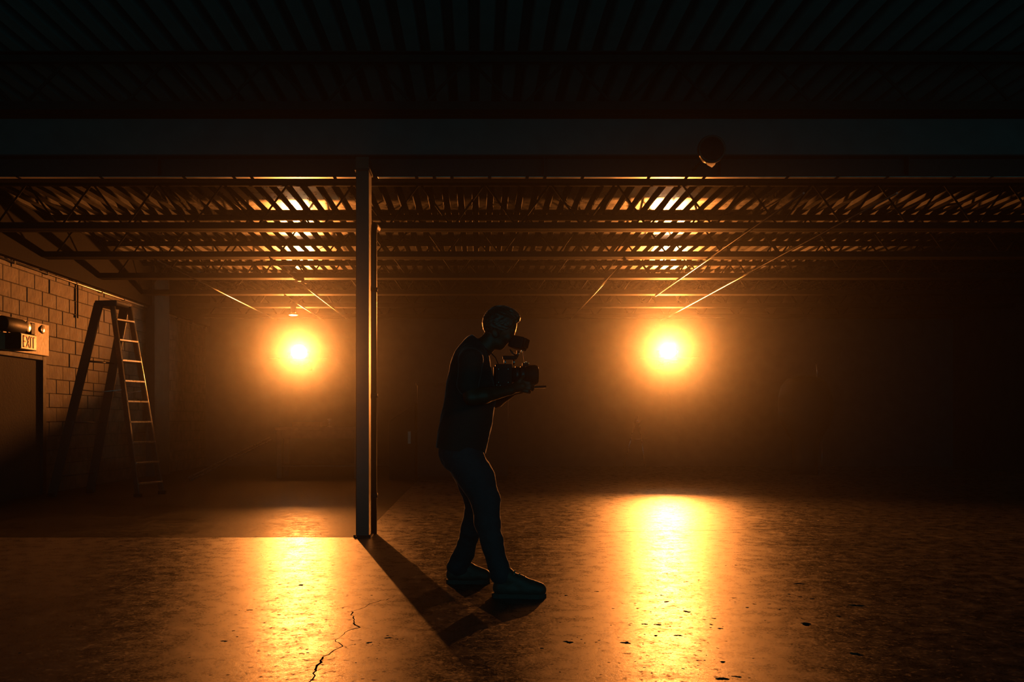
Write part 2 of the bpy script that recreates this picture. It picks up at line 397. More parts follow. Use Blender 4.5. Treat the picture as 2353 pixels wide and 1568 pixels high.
# ---- ceiling: fluted steel deck
PITCH, DX0, DH = 0.1857, -1.974, 0.085
n0 = int((XL - 0.2 - DX0) / PITCH) - 1; n1 = int((XR + 0.2 - DX0) / PITCH) + 1
prof = []
for k in range(n0, n1 + 1):
    c = DX0 + k * PITCH
    prof += [(c - 0.046, 0.0), (c + 0.046, 0.0), (c + 0.066, DH), (c + PITCH - 0.066, DH)]
V = []; Fc = []; mi = []
for yy in (YF, 7.95, YB):
    V += [(x, yy, Z_DECK + h) for x, h in prof]
n = len(prof)
for k in range(n - 1):
    Fc.append((k, k + 1, n + k + 1, n + k)); mi.append(2)                   # front bay: same deck, tinted to lift the dark
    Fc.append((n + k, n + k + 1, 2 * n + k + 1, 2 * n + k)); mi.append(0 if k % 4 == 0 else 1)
b = len(V)   # slab above the deck
V += [(prof[0][0], YF, Z_DECK + DH + 0.01), (prof[-1][0], YF, Z_DECK + DH + 0.01), (prof[-1][0], YB, Z_DECK + DH + 0.01), (prof[0][0], YB, Z_DECK + DH + 0.01),
      (prof[0][0], YF, Z_DECK + DH + 0.2), (prof[-1][0], YF, Z_DECK + DH + 0.2), (prof[-1][0], YB, Z_DECK + DH + 0.2), (prof[0][0], YB, Z_DECK + DH + 0.2)]
for f in ((0, 1, 2, 3), (4, 5, 6, 7), (0, 1, 5, 4), (1, 2, 6, 5), (2, 3, 7, 6), (3, 0, 4, 7)):
    Fc.append(tuple(b + q for q in f)); mi.append(1)
me = bpy.data.meshes.new('ceiling'); me.from_pydata(V, [], Fc); me.materials.append(M['deck']); me.materials.append(M['deck_dark']); me.materials.append(M['front_deck'])
me.polygons.foreach_set('material_index', mi); me.update()
ceil = link('ceiling', me); tag(ceil, 'fluted metal roof deck above the open joists', None, None, 'structure')

# ------------------------------------------------------------------ joists
def angle_chord(name, x0, x1, z_in, up, leg=0.062, t=0.007, gap=0.012):
    """two back-to-back angles; heel at z_in, upright leg going up (+1) or down (-1)"""
    m = MB()
    for s in (-1, 1):
        ya, yb = s * gap, s * (gap + leg)
        m.box((x0, min(ya, yb), min(z_in, z_in + up * t)), (x1, max(ya, yb), max(z_in, z_in + up * t)))
        yc = s * (gap + t)
        m.box((x0, min(ya, yc), min(z_in + up * t, z_in + up * leg)), (x1, max(ya, yc), max(z_in + up * t, z_in + up * leg)))
    return m.mesh(name)
WEB_P = 0.76
JY = [6.62, 10.11, 11.85, 13.59, 15.33, 17.07, 18.81]
ORD = ['just in front of the main beam', 'first behind the main beam', 'second behind the main beam', 'third behind the main beam',
       'fourth behind the main beam', 'directly above the two lamps', 'last one before the far wall']
top_me = angle_chord('top_chord', XL, XR, Z_DECK - 0.003, -1); bot_me = angle_chord('bottom_chord', XL, XR, Z_BC, 1, 0.092, 0.008, 0.010)
for q in (top_me, bot_me): q.materials.append(M['joist'])
za, zb = Z_BC + 0.03, Z_DECK - 0.03
up_me = MB().tube([(0, 0, za), (WEB_P / 2, 0, zb)], 0.0125, 8).mesh('web_bar'); dn_me = MB().tube([(0, 0, zb), (WEB_P / 2, 0, za)], 0.0125, 8).mesh('web_bar')
FRONT_UP = 0.125       # the bay in front of the beam has shallower joists
upf_me = MB().tube([(0, 0, za + FRONT_UP), (WEB_P / 2, 0, zb)], 0.0125, 8).mesh('web_bar'); dnf_me = MB().tube([(0, 0, zb), (WEB_P / 2, 0, za + FRONT_UP)], 0.0125, 8).mesh('web_bar')
for q in (up_me, dn_me, upf_me, dnf_me): q.materials.append(M['joist'])
for y, od in zip(JY, ORD):
    j = empty('steel_joist', (0, y, 0), 'open-web steel roof joist, the one ' + od, 'joist', 'open-web roof joists')
    link('top_chord', top_me, None, j)
    if y < 7.5: link('bottom_chord', bot_me, None, j, (0, 0, FRONT_UP))
    else: link('bottom_chord', bot_me, None, j)
    x = XL + 0.1 + random.uniform(0, 0.3)
    while x < XR - WEB_P:
        lim = 0.75 * y
        if -0.6 * y - 0.8 < x < 0.66 * y + 0.3:
            link('web_bar', upf_me if y < 7.5 else up_me, None, j, (x, 0, 0)); link('web_bar', dnf_me if y < 7.5 else dn_me, None, j, (x + WEB_P / 2, 0, 0))
        x += WEB_P
# bridging rods tying the bottom chords together
for x, y0, y1, lb in ((-4.40, 12.0, 19.15, 'thin steel bridging rod across the joists left of the left lamp'), (-3.39, 15.3, 19.15, 'short steel bridging rod right above the left lamp'),
                      (-2.83, 11.9, 19.15, 'thin steel bridging rod across the joists beside the column'), (2.03, 11.9, 19.15, 'thin steel bridging rod across the joists left of the right lamp'),
                      (3.15, 8.4, 15.4, 'bright steel bridging rod crossing the joists above the right lamp'), (4.05, 8.4, 19.15, 'steel bridging rod across the joists right of the right lamp')):
    o = MB().tube([(x, y0, Z_BC - 0.011), (x, y1, Z_BC - 0.011)], 0.011, 8).build('bridging_rod', M['bare_steel']); tag(o, lb, 'rod', 'bridging rods under the joists')

# ------------------------------------------------------------------ main beam, bulkhead, conduit, column
BY0, BY1, BZ0 = 7.86, 8.06, HC + 2.197
bm_ = empty('steel_beam', (0, 7.96, BZ0), 'heavy dark steel beam spanning the hall across the column', 'beam')
MB().box((XL, -0.10, 0.0), (XR, 0.10, 0.013)).build('bottom_flange', M['matte_steel'], bm_)
MB().box((XL, -0.005, 0.013), (XR, 0.005, 0.187)).build('web_plate', M['steel'], bm_)
MB().box((XL, -0.10, 0.187), (XR, 0.10, 0.20)).build('top_flange', M['steel'], bm_)
for x in (-4.4, -2.9, 0.6, 2.2, 3.9, 5.6):
    MB().box((x, -0.09, 0.013), (x + 0.01, 0.09, 0.187)).build('stiffener_plate', M['steel'], bm_)
o = MB().box((XL, 7.93, BZ0 + 0.2), (XR, 7.99, Z_DECK)).build('trim_1', M['front_lift']); tag(o, 'dark bulkhead panel between the main beam and the roof deck', None, None, 'structure')
for x0, x1, lb in ((XL, -1.09, 'thin metal strip added to catch a bright line under the main beam left of the column'), (-0.9, XR, 'thin metal strip added to catch a bright line under the main beam right of the column')):
    c = empty('highlight_strip', (0, 7.86, BZ0), lb, 'highlight', 'bright strips added under the main beam')
    MB().box((x0, -0.010, -0.007), (x1, 0.042, -0.0005), 0.0015).build('strip', M['highlight'], c)  # added only to draw a bright line along the flange edge
    x = x0 + 0.35
    while x < x1:
        MB().box((x - 0.014, -0.013, -0.0085), (x + 0.014, 0.044, -0.0004)).build('clip', M['matte_steel'], c); x += random.choice((0.16, 0.34, 0.45, 0.6, 0.75))  # matte pieces added to break the bright line into dashes

c0 = at(832.5, 1240, 7.6); cxm = c0.x
colm = empty('steel_column', (cxm, 7.7, 0), 'square dark steel column carrying the main beam, left of the person', 'column')
w2 = 0.057
MB().box((-w2, -0.10, 0.012), (w2, 0.10, BZ0 + 0.02 - 0.035), 0.006).build('shaft', M['column'], colm)
MB().box((-0.075, -0.115, 0), (0.075, 0.115, 0.012)).build('base_plate', M['steel'], colm)
MB().box((-w2 - 0.01, -0.11, BZ0 - 0.018), (w2 + 0.01, 0.12, BZ0 - 0.001)).build('cap_plate', M['steel'], colm)
MB().box((-w2, -0.10, BZ0), (w2, 0.045, BZ0 + 0.10)).build('bracket', M['column'], colm)
for sx in (-1, 1):
    for sy in (-1, 1):
        MB().lathe([(0.0005, 0.012), (0.011, 0.012), (0.011, 0.024), (0.0005, 0.024)], 6, (sx * 0.066, sy * 0.107, 0)).build('anchor_bolt', M['steel'], colm)
dp = at(857.5, 1240, 7.86)
pipe = empty('drain_pipe', (dp.x, 7.845, 0), 'slim vertical drain pipe right behind the column', 'pipe')
ztop = HC + 450 * 7.86 / F
MB().tube([(0, 0, 0), (0, 0, ztop - 0.12), (0, 0.02, ztop - 0.05), (0, 0.09, ztop), (0, 0.3, ztop + 0.02)], 0.036, 16).build('pipe', M['column'], pipe)
for zz in (0.35, 1.25, 2.2):
    MB().lathe([(0.037, zz - 0.02), (0.044, zz - 0.02), (0.044, zz + 0.02), (0.037, zz + 0.02)], 16).build('collar', M['steel'], pipe)

o = MB().box((XL + 0.004, 8.1, HC + 2.06), (XL + 0.11, YB, Z_DECK - 0.001), 0.004).build('trim_2', M['joist']); tag(o, 'dark steel ledger along the top of the block wall', None, None, 'structure')
# conduit along the left wall
c = empty('wall_conduit', (XL + 0.03, 0, HC + 2.03), 'thin metal conduit running along the top of the block wall', 'conduit')
MB().tube([(0, 8.2, 0), (0, 19.15, 0)], 0.016, 10).build('pipe', M['bare_steel'], c)
for yy in np.arange(8.6, 19.1, 0.87):
    MB().box((-0.03, yy - 0.02, -0.02), (0.018, yy + 0.02, 0.02), 0.003).build('clip', M['steel'], c)

# ------------------------------------------------------------------ the two lamps on stands
def lamp(spec, label):
    L = Vector(spec['loc'])
    aim = Vector((-L.x * 0.9, -L.y, 0)).normalized()                      # towards where the camera stands
    rz = math.atan2(aim.y, aim.x) - math.pi / 2                           # local +Y points along the aim
    h = empty('stage_lamp', L, label, 'lamp', 'lamps glowing at the far end', rz=rz)
    MB().lathe([(0.001, -0.34), (0.12, -0.34), (0.165, -0.26), (0.165, -0.03), (0.173, -0.03), (0.173, 0.0), (0.16, 0.0), (0.16, -0.035)], 32, axis='Y').build('housing', M['black_metal'], h)
    lens = MB().lathe([(0.001, -0.006), (0.06, -0.010), (0.12, -0.02), (0.16, -0.033)], 32, axis='Y').build('lens', None, h)
    em = bpy.data.materials.new('glowing_lens'); em.use_nodes = True; nt = em.node_tree
    e = nt.nodes.new('ShaderNodeEmission'); e.inputs[0].default_value = (1, 0.72, 0.42, 1); e.inputs[1].default_value = 60
    nt.links.new(e.outputs[0], nt.nodes['Material Output'].inputs[0]); lens.data.materials.append(em); em.cycles.emission_sampling = 'NONE'
    yk = MB()
    yk.tube([(-0.20, -0.14, 0.0), (-0.20, -0.14, -0.2), (-0.16, -0.14, -0.24), (0.16, -0.14, -0.24), (0.20, -0.14, -0.2), (0.20, -0.14, 0.0)], 0.010, 8)
    yk.build('yoke', M['black_metal'], h)
    Ri = Matrix.Rotation(-rz, 4, 'Z'); wp_ = Ri @ Vector((0, YB - L.y - 0.004, -0.24)); q0 = Vector((0, -0.14, -0.24))
    MB().tube([q0, Vector((0, -0.22, -0.25)), Vector((wp_.x, wp_.y, -0.25)) * 0.6 + Vector((0, 0, -0.10)), wp_], 0.016, 10).build('wall_arm', M['black_metal'], h)
    MB().box((-0.10, -0.02, -0.10), (0.10, 0.0, 0.10), 0.004, Matrix.Translation(wp_) @ Ri).build('wall_plate', M['black_metal'], h)
    for sx in (-1, 1):
        MB().tube([(sx * 0.165, -0.14, 0), (sx * 0.24, -0.14, 0)], 0.016, 10).build('knob', M['black'], h)
    # unseen flap added and sized to keep light off the floor below the lamp
    MB().prism([(-0.17, -0.01), (0.17, -0.01), (0.60, spec['flap']), (-0.60, spec['flap'])], -0.181, -0.175).build('cutoff_flap', M['black_metal'], h)
    ld = bpy.data.lights.new('lamp_beam', 'SPOT'); ld.energy = spec['watt']; ld.color = LAMP_COL
    ld.spot_size = math.radians(2 * spec['half']); ld.spot_blend = 1.0; ld.shadow_soft_size = 0.035
    lo = bpy.data.objects.new('lamp_beam', ld); COL.objects.link(lo); lo.parent = h; lo.location = (0, 0.085, 0)
    lo.rotation_euler = (math.radians(90 + spec['elev']), 0, 0)          # local -Z along +Y, tipped up
    return h
lamp(LAMPS[0], 'glowing orange-white stage lamp left of the column')
lamp(LAMPS[1], 'glowing orange-white stage lamp in the open on the right')

# ------------------------------------------------------------------ haze filling the hall behind and around the person
hz = bpy.data.materials.new('thin_haze'); hz.use_nodes = True; nt = hz.node_tree
nt.nodes.remove(nt.nodes['Principled BSDF'])
vs = nt.nodes.new('ShaderNodeVolumeScatter'); vs.inputs['Color'].default_value = (1, 1, 1, 1)
vs.inputs['Density'].default_value = HAZE_DENSITY; vs.inputs['Anisotropy'].default_value = HAZE_G
nt.links.new(vs.outputs[0], nt.nodes['Material Output'].inputs['Volume'])
o = MB().box((XL + 0.02, 3.0, 0.02), (XR - 0.02, YB - 0.02, Z_DECK - 0.001)).build('haze', hz)
tag(o, 'thin smoky haze glowing orange around the lamps', 'haze', None, 'stuff')
#OBJECTS#
# ------------------------------------------------------------------ left wall: door, header board, exit sign, emergency light
d = empty('door_1', (XL, DOOR_Y0, 0), 'old dark plank door in the block wall under the exit sign', None, None, 'structure')
DW = DOOR_Y1 - DOOR_Y0
nb = 9
for k in range(nb):
    y0 = 0.12 + k * (DW - 0.24) / nb; y1 = 0.12 + (k + 1) * (DW - 0.24) / nb - 0.008
    dx = random.uniform(-0.006, 0.006)
    MB().box((-0.10 + dx, y0, 0.015), (-0.055 + dx, y1, DOOR_Z - 0.07), 0.004).build('plank', M['door'], d)
MB().box((-0.30, 0, 0), (-0.10, DW, DOOR_Z)).build('door_backing', M['door'], d)
for y0, y1 in ((0.0, 0.10), (DW - 0.10, DW)):
    MB().box((-0.10, y0, 0), (0.03, y1, DOOR_Z), 0.006).build('door_jamb', M['steel'], d)
MB().box((-0.10, 0.10, DOOR_Z - 0.06), (0.03, DW - 0.10, DOOR_Z), 0.006).build('door_head', M['steel'], d)
for zz in (0.45, 1.35):
    MB().box((-0.055, 0.14, zz), (-0.03, DW - 0.14, zz + 0.13), 0.004).build('ledger', M['door'], d)
MB().tube([(-0.05, 0.2, 0.95), (0.0, 0.2, 0.95), (0.0, 0.2, 1.15), (-0.05, 0.2, 1.15)], 0.012, 8).build('handle', M['steel'], d)

hb = MB().box((XL + 0.007, 10.2, DOOR_Z + 0.005), (XL + 0.045, 12.10, DOOR_Z + 0.44), 0.006).build('header_board', M['board'])
tag(hb, 'pale wide board above the doorway behind the exit sign', 'board')

ex = empty('exit_sign', (XL + 0.045, 10.97, DOOR_Z + 0.02), 'box-shaped exit sign with pale lit face mounted above the door', 'sign')
MB().box((0.0, 0.0, 0.0), (0.195, 0.40, 0.205), 0.005).build('case', M['black'], ex)
face = MB().box((0.195, 0.012, 0.010), (0.201, 0.388, 0.195), 0.002).build('sign_face', M['sign'], ex)
GL = {'E': [((0, 0), (0, 1)), ((0, 0), (1, 0)), ((0, .5), (.8, .5)), ((0, 1), (1, 1))], 'X': [((0, 0), (1, 1)), ((0, 1), (1, 0))],
      'I': [((.5, 0), (.5, 1))], 'T': [((.5, 0), (.5, 1)), ((0, 1), (1, 1))]}
yy = 0.065
for ch, w in (('E', 0.062), ('X', 0.068), ('I', 0.03), ('T', 0.066)):
    m = MB()
    for (a0, b0), (a1, b1) in GL[ch]:
        p0 = Vector((0.2035, yy + a0 * w, 0.035 + b0 * 0.135)); p1 = Vector((0.2035, yy + a1 * w, 0.035 + b1 * 0.135))
        t = (p1 - p0); L = t.length; t.normalize(); nrm = Vector((1, 0, 0)); sd = nrm.cross(t)
        M4 = Matrix((( 1, t.x, sd.x, (p0.x + p1.x) / 2), (0, t.y, sd.y, (p0.y + p1.y) / 2), (0, t.z, sd.z, (p0.z + p1.z) / 2), (0, 0, 0, 1)))
        m.box((-0.002, -L / 2 - 0.007, -0.0085), (0.002, L / 2 + 0.007, 0.0085), 0, M4)
    o = m.build('letter', M['sign_red'], ex); o['label'] = 'dark red letter ' + ch
    yy += w + 0.017

el = empty('emergency_light', (XL + 0.045, 10.62, DOOR_Z + 0.25), 'dark emergency light unit with two bare lamp heads above the exit sign', 'light')
MB().lathe([(0.001, 0.0), (0.085, 0.0), (0.095, 0.03), (0.095, 0.47), (0.07, 0.5), (0.001, 0.5)], 20, (0.13, 0, 0.06), axis='Y').build('battery_case', M['black'], el)
MB().box((0, 0.02, 0.0), (0.13, 0.42, 0.12), 0.01).build('bracket', M['black'], el)
def head(y, x, z, r):
    h = MB().lathe([(0.001, -0.05), (r * 0.55, -0.05), (r, -0.012), (r, 0.0), (r * 0.93, 0.0)], 20, (x, y, z), axis='X').build('lamp_head', M['black'], el)
    MB().lathe([(0.001, 0.010), (r * 0.6, 0.008), (r * 0.93, 0.001)], 20, (x, y, z), axis='X').build('front_glass', M['lamp_glass'], h)
    return h
head(0.73, 0.10, 0.09, 0.075); head(1.13, 0.09, 0.095, 0.06)
MB().box((0.0, 0.86, 0.0), (0.07, 0.97, 0.16), 0.012).build('holder', M['black'], el)
MB().tube([(0.02, 0.36, -0.01), (0.05, 0.365, -0.06), (0.04, 0.37, -0.125)], 0.010, 8).build('cable', M['black'], el)
o = MB().tube([(XL + 0.02, 13.02, 2.55), (XL + 0.02, 13.02, HC + 2.03)], 0.012, 8).build('drop_conduit', M['steel']); tag(o, 'thin dark vertical conduit dropping down the block wall', 'conduit')

# ------------------------------------------------------------------ stepladder
LT = Vector((-4.98, 11.9, 2.64))
ld_ = empty('stepladder', (LT.x, LT.y, 0), 'tall A-frame stepladder standing beside the block wall', 'ladder')
wdir = Vector((0.33, 0.944, 0)).normalized(); sdir = Vector((0.99, -0.14, 0)).normalized()
def rail(top, bot, wx, wy, name, m_):
    t = (bot - top).normalized(); L = (bot - top).length; x = t.cross(wdir).normalized(); y = wdir
    M4 = Matrix(((x.x, y.x, t.x, top.x), (x.y, y.y, t.y, top.y), (x.z, y.z, t.z, top.z), (0, 0, 0, 1)))
    return MB().box((-wx / 2, -wy / 2, 0), (wx / 2, wy / 2, L), 0.004, M4).build(name, m_, ld_)
zt = LT.z - 0.05
tops, bots = {}, {}
for side, s0, s1, w0, w1, m_, wx in (('front', 0.115, 0.54, 0.16, 0.24, M['ladder_front'], 0.075), ('rear', -0.02, -0.61, 0.24, 0.34, M['ladder'], 0.14)):
    for q in (-1, 1):
        tp = sdir * s0 + wdir * (q * w0) + Vector((0, 0, zt)); bt = sdir * s1 + wdir * (q * w1) + Vector((0, 0, 0.02))
        rail(tp, bt, wx, 0.030, 'rail', m_); tops[side, q], bots[side, q] = tp, bt
        f = MB().box((bt.x - 0.05, bt.y - 0.03, 0), (bt.x + 0.05, bt.y + 0.03, 0.045), 0.006).build('rubber_foot', M['black'], ld_)
for k in range(9):
    f = (k + 0.75) / 9.3
    a = tops['front', -1].lerp(bots['front', -1], f); b = tops['front', 1].lerp(bots['front', 1], f)
    m = MB(); t = (b - a).normalized(); L = (b - a).length; x = Vector((0, 0, 1)).cross(t).normalized()
    M4 = Matrix(((x.x, t.x, 0, a.x), (x.y, t.y, 0, a.y), (0, 0, 1, a.z), (0, 0, 0, 1)))
    m.box((-0.045, 0, -0.013), (0.045, L, 0.012), 0.003, M4).build('step', M['alu'], ld_)
for f in (0.3, 0.62, 0.9):
    a = tops['rear', -1].lerp(bots['rear', -1], f); b = tops['rear', 1].lerp(bots['rear', 1], f)
    MB().tube([a, b], 0.014, 8).build('rear_brace', M['ladder'], ld_)
for q in (-1, 1):
    a = tops['front', q].lerp(bots['front', q], 0.45); b = tops['rear', q].lerp(bots['rear', q], 0.45)
    MB().tube([a, (a + b) / 2 + Vector((0, 0, -0.03)), b], 0.008, 6).build('spreader', M['alu'], ld_)
a = math.atan2(sdir.y, sdir.x)
MB().box((-0.16, -0.19, zt - 0.03), (0.16, 0.19, zt + 0.05), 0.012, Matrix.Rotation(a, 4, 'Z')).build('top_cap', M['ladder'], ld_)

# ------------------------------------------------------------------ things along the far end of the hall
wb = empty('workbench', (-2.80, 15.6, 0), 'dark low workbench behind the column, under the left lamp', 'bench')
MB().box((-0.75, -0.35, 0.84), (0.75, 0.35, 0.90), 0.006).build('bench_top', M['wood'], wb)
for sx in (-1, 1):
    for sy in (-1, 1): MB().box((sx * 0.68 - 0.045, sy * 0.28 - 0.045, 0), (sx * 0.68 + 0.045, sy * 0.28 + 0.045, 0.84), 0.004).build('leg', M['wood'], wb)
MB().box((-0.68, -0.28, 0.2), (0.68, 0.28, 0.23), 0.003).build('lower_shelf', M['wood'], wb)
MB().box((-0.64, -0.30, 0.70), (0.64, -0.27, 0.84), 0.003).build('apron', M['wood'], wb)
cr = empty('wooden_crate', (-3.05, 15.65, 0.90), 'dark open crate lying on the workbench', 'crate')
for x0, x1, y0, y1 in ((-0.25, 0.25, -0.16, -0.145), (-0.25, 0.25, 0.145, 0.16), (-0.25, -0.235, -0.145, 0.145), (0.235, 0.25, -0.145, 0.145)):
    MB().box((x0, y0, 0), (x1, y1, 0.09), 0.002).build('side_board', M['wood'], cr)
MB().box((-0.235, -0.145, 0), (0.235, 0.145, 0.012)).build('bottom_board', M['wood'], cr)
sc = at(757, 968, 15.5)  # small flared metal object on the bench
cone = empty('shiny_bench_item', (sc.x, 15.5, 0.90), 'small shiny object standing on the workbench', 'clamp lamp')
MB().lathe([(0.001, 0), (0.05, 0), (0.05, 0.012), (0.012, 0.03), (0.010, 0.09)], 14).build('foot', M['alu'], cone)
MB().lathe([(0.012, 0.08), (0.022, 0.10), (0.045, 0.145), (0.042, 0.145)], 16).build('flared_top', M['alu'], cone)
# channel rail leaning on the bench end
pa, pb = at(436, 1108, 14.5), at(624, 1010, 15.35); pa.z = 0.03
rl = empty('channel_rail', (pa.x, pa.y, 0), 'long thin metal channel leaning from the floor against the workbench', 'rail')
t = (pb - pa); L = t.length; t.normalize(); up = Vector((0, -0.5, 0.86)); x = t.cross(up).normalized(); up = x.cross(t)
M4 = Matrix(((x.x, up.x, t.x, 0), (x.y, up.y, t.y, 0), (x.z, up.z, t.z, pa.z), (0, 0, 0, 1)))
MB().box((-0.045, -0.004, 0), (0.045, 0.004, L), 0, M4).build('web', M['steel'], rl)
for sx in (-1, 1): MB().box((sx * 0.045 - 0.004, -0.004, 0), (sx * 0.045 + 0.004, 0.03, L), 0.0015, M4).build('flange', M['alu'], rl)

cb = empty('storage_cabinet', (-0.25, 15.2, 0), 'tall dark storage cabinet standing behind the person', 'cabinet')
MB().box((-0.78, -0.30, 0.05), (0.78, 0.30, 1.62), 0.006).build('carcass', M['steel'], cb)
MB().box((-0.80, -0.32, 1.62), (0.80, 0.32, 1.66), 0.004).build('top_board', M['steel'], cb)
MB().box((-0.76, -0.27, 0.0), (0.76, 0.27, 0.05)).build('plinth', M['black'], cb)
for q in (-1, 1):
    dd = MB().box((0.005 if q > 0 else -0.775, -0.318, 0.08), (0.775 if q > 0 else -0.005, -0.30, 1.6), 0.004).build('door', M['steel'], cb)
    MB().tube([(q * 0.05, -0.318, 0.9), (q * 0.05, -0.345, 0.91), (q * 0.05, -0.345, 1.05), (q * 0.05, -0.318, 1.06)], 0.007, 8).build('handle', M['alu'], dd)
bx = empty('sloped_bin', (-1.29, 15.15, 0), 'lower dark bin with sloping lid beside the storage cabinet', 'bin')
me = bpy.data.meshes.new('bin_body'); w, dd = 0.22, 0.26
me.from_pydata([(-w, -dd, 0), (w, -dd, 0), (w, dd, 0), (-w, dd, 0), (-w, -dd, 0.98), (w, -dd, 1.28), (w, dd, 1.28), (-w, dd, 0.98)], [], [(0, 3, 2, 1), (4, 5, 6, 7), (0, 1, 5, 4), (1, 2, 6, 5), (2, 3, 7, 6), (3, 0, 4, 7)])
link('bin_body', me, M['black'], bx)
MB().box((0.10, -dd - 0.006, 0.62), (0.15, -dd, 0.83)).build('paper_tag', M['paper'], bx)
MB().box((-w - 0.015, -dd - 0.015, -0.012), (math.hypot(2 * w, 0.3) - w + 0.02, dd + 0.015, 0.012), 0.004,
         Matrix.Translation((-w, 0, 0.992)) @ Matrix.Rotation(-math.atan2(0.3, 2 * w), 4, 'Y') @ Matrix.Translation((w, 0, 0))).build('lid', M['black'], bx)

# dark bulky thing under a cover at the right
ce_ = at(1850, 1090, 16.4)
cv = empty('covered_machine', (ce_.x, 16.4, 0), 'dark bulky machine under a cover with a thin rod on top, far right', 'covered machine')
bm2 = bmesh.new(); rings = []
prof = [(0.0, 0.24), (0.25, 0.23), (0.62, 0.25), (0.78, 0.36), (0.95, 0.45), (1.15, 0.50), (1.45, 0.49), (1.66, 0.43), (1.80, 0.32), (1.86, 0.12)]
for z, r in prof:
    ring = []
    for k in range(28):
        a = 2 * math.pi * k / 28; q = r * (1 + 0.05 * math.sin(5 * a + z * 3) + 0.035 * math.sin(11 * a + 1.7 * z) * (1.2 - z / 2))
        ring.append(bm2.verts.new((math.cos(a) * q, math.sin(a) * q * 0.75, z + (0.02 * math.sin(7 * a) if z == 0.62 else 0))))
    rings.append(ring)
for a, b in zip(rings, rings[1:]):
    for k in range(28): bm2.faces.new((a[k], a[(k + 1) % 28], b[(k + 1) % 28], b[k])).smooth = True
bm2.faces.new(rings[0][::-1]); bm2.faces.new(rings[-1])
me = bpy.data.meshes.new('cover'); bm2.to_mesh(me); bm2.free(); link('cover', me, M['cloth_cover'], cv)
MB().tube([(0.20, -0.05, 1.80), (0.21, -0.05, 1.92), (0.19, -0.05, 2.10)], 0.012, 8).build('rod', M['bare_steel'], cv)
MB().tube([(0.235, -0.19, 0.02), (0.245, -0.20, 0.62)], 0.008, 8).build('upright', M['bare_steel'], cv)

# tripod stool near the back wall
ts = empty('folding_tripod', (3.42, 18.55, 0), 'small pale folding tripod by the far wall left of the right lamp', 'tripod')
for k in range(3):
    a = math.radians(-70 + 120 * k); q = Vector((math.cos(a), math.sin(a), 0))
    MB().tube([Vector((0, 0, 1.0)) + q * 0.05, q * 0.30 + Vector((0, 0, 0.012))], 0.014, 8).build('leg', M['alu'], ts)
MB().lathe([(0.001, 0.97), (0.07, 0.97), (0.07, 1.03), (0.02, 1.05), (0.02, 1.12), (0.001, 1.12)], 16).build('head', M['alu'], ts)
MB().tube([(-0.16, -0.16, 0.62), (0.16, -0.16, 0.62)], 0.008, 6).build('spreader', M['alu'], ts)

# fittings under the joists
jb = at(674, 691, 17.0)
fx = empty('ceiling_socket', (jb.x, 17.0, Z_BC - 0.002), 'bare lamp socket with shiny rim hanging under the joists above the left lamp', 'socket')
MB().box((-0.05, -0.05, -0.10), (0.05, 0.05, 0.0), 0.006).build('junction_box', M['steel'], fx)
MB().lathe([(0.03, -0.10), (0.045, -0.115), (0.10, -0.15), (0.096, -0.155), (0.04, -0.125), (0.001, -0.12)], 18).build('rim', M['chrome'], fx)
jb = at(697, 650, 13.55)
fx = empty('beam_clamp', (jb.x, 13.5, Z_BC - 0.002), 'small metal clamp on a joist chord beside the column', 'clamp')
MB().box((-0.08, -0.04, -0.05), (0.02, 0.04, 0.0), 0.006).build('jaw', M['steel'], fx)
MB().tube([(-0.02, 0, -0.05), (0.05, 0, -0.075), (0.09, 0, -0.07)], 0.012, 8).build('screw', M['alu'], fx)

# round fitting in front of the beam, upper right
rp = at(1635, 343, 7.35)
rf = empty('round_spot_fitting', rp, 'round bell-shaped spot fitting hanging in front of the main beam', 'light fitting')
R = 0.118
MB().lathe([(R * 0.80, -0.005), (R * 0.86, -0.022), (R * 0.96, -0.024), (R, -0.008), (R, 0.012), (R * 0.9, 0.02)], 40, axis='Y').build('rim', M['column'], rf)
MB().lathe([(0.001, -0.002), (R * 0.5, -0.008), (R * 0.82, -0.006)], 40, axis='Y').build('front_glass', M['black_gloss'], rf)
MB().lathe([(R * 0.92, 0.012), (R * 0.86, 0.06), (R * 0.66, 0.14), (R * 0.42, 0.20), (0.03, 0.23), (0.001, 0.23)], 40, axis='Y').build('bell', M['black_metal'], rf)
vv = MB()
pts = [(-0.058, 0.0, -0.088), (0.0, 0.0, -0.146), (0.042, 0.0, -0.092), (0.0, 0.03, -0.108)]
me = bpy.data.meshes.new('glow_lip')
me.from_pydata([(-0.062, 0.00, -0.098), (0.004, -0.012, -0.114), (0.044, 0.0, -0.096), (0.010, 0.025, -0.148), (-0.03, 0.02, -0.128), (0.034, 0.02, -0.126),
                (-0.05, 0.05, -0.085), (0.04, 0.05, -0.085)], [], [(0, 1, 4), (1, 3, 4), (1, 5, 3), (1, 2, 5), (0, 4, 6), (4, 3, 6), (3, 7, 6), (3, 5, 7), (5, 2, 7), (0, 6, 1), (1, 6, 7), (1, 7, 2)])
fg = bpy.data.materials.new('translucent_glow'); fg.use_nodes = True; nt = fg.node_tree  # translucent lip added so light from behind makes a glow below the ring
tr = nt.nodes.new('ShaderNodeBsdfTranslucent'); nzz = nt.nodes.new('ShaderNodeTexNoise'); nzz.inputs['Scale'].default_value = 30
rm = nt.nodes.new('ShaderNodeMapRange'); rm.inputs['To Min'].default_value = 0.75; rm.inputs['To Max'].default_value = 1.0
nt.links.new(nzz.outputs['Fac'], rm.inputs['Value']); nt.links.new(rm.outputs[0], tr.inputs['Color'])
nt.links.new(tr.outputs[0], nt.nodes['Material Output'].inputs['Surface'])
link('glow_lip', me, fg, rf)
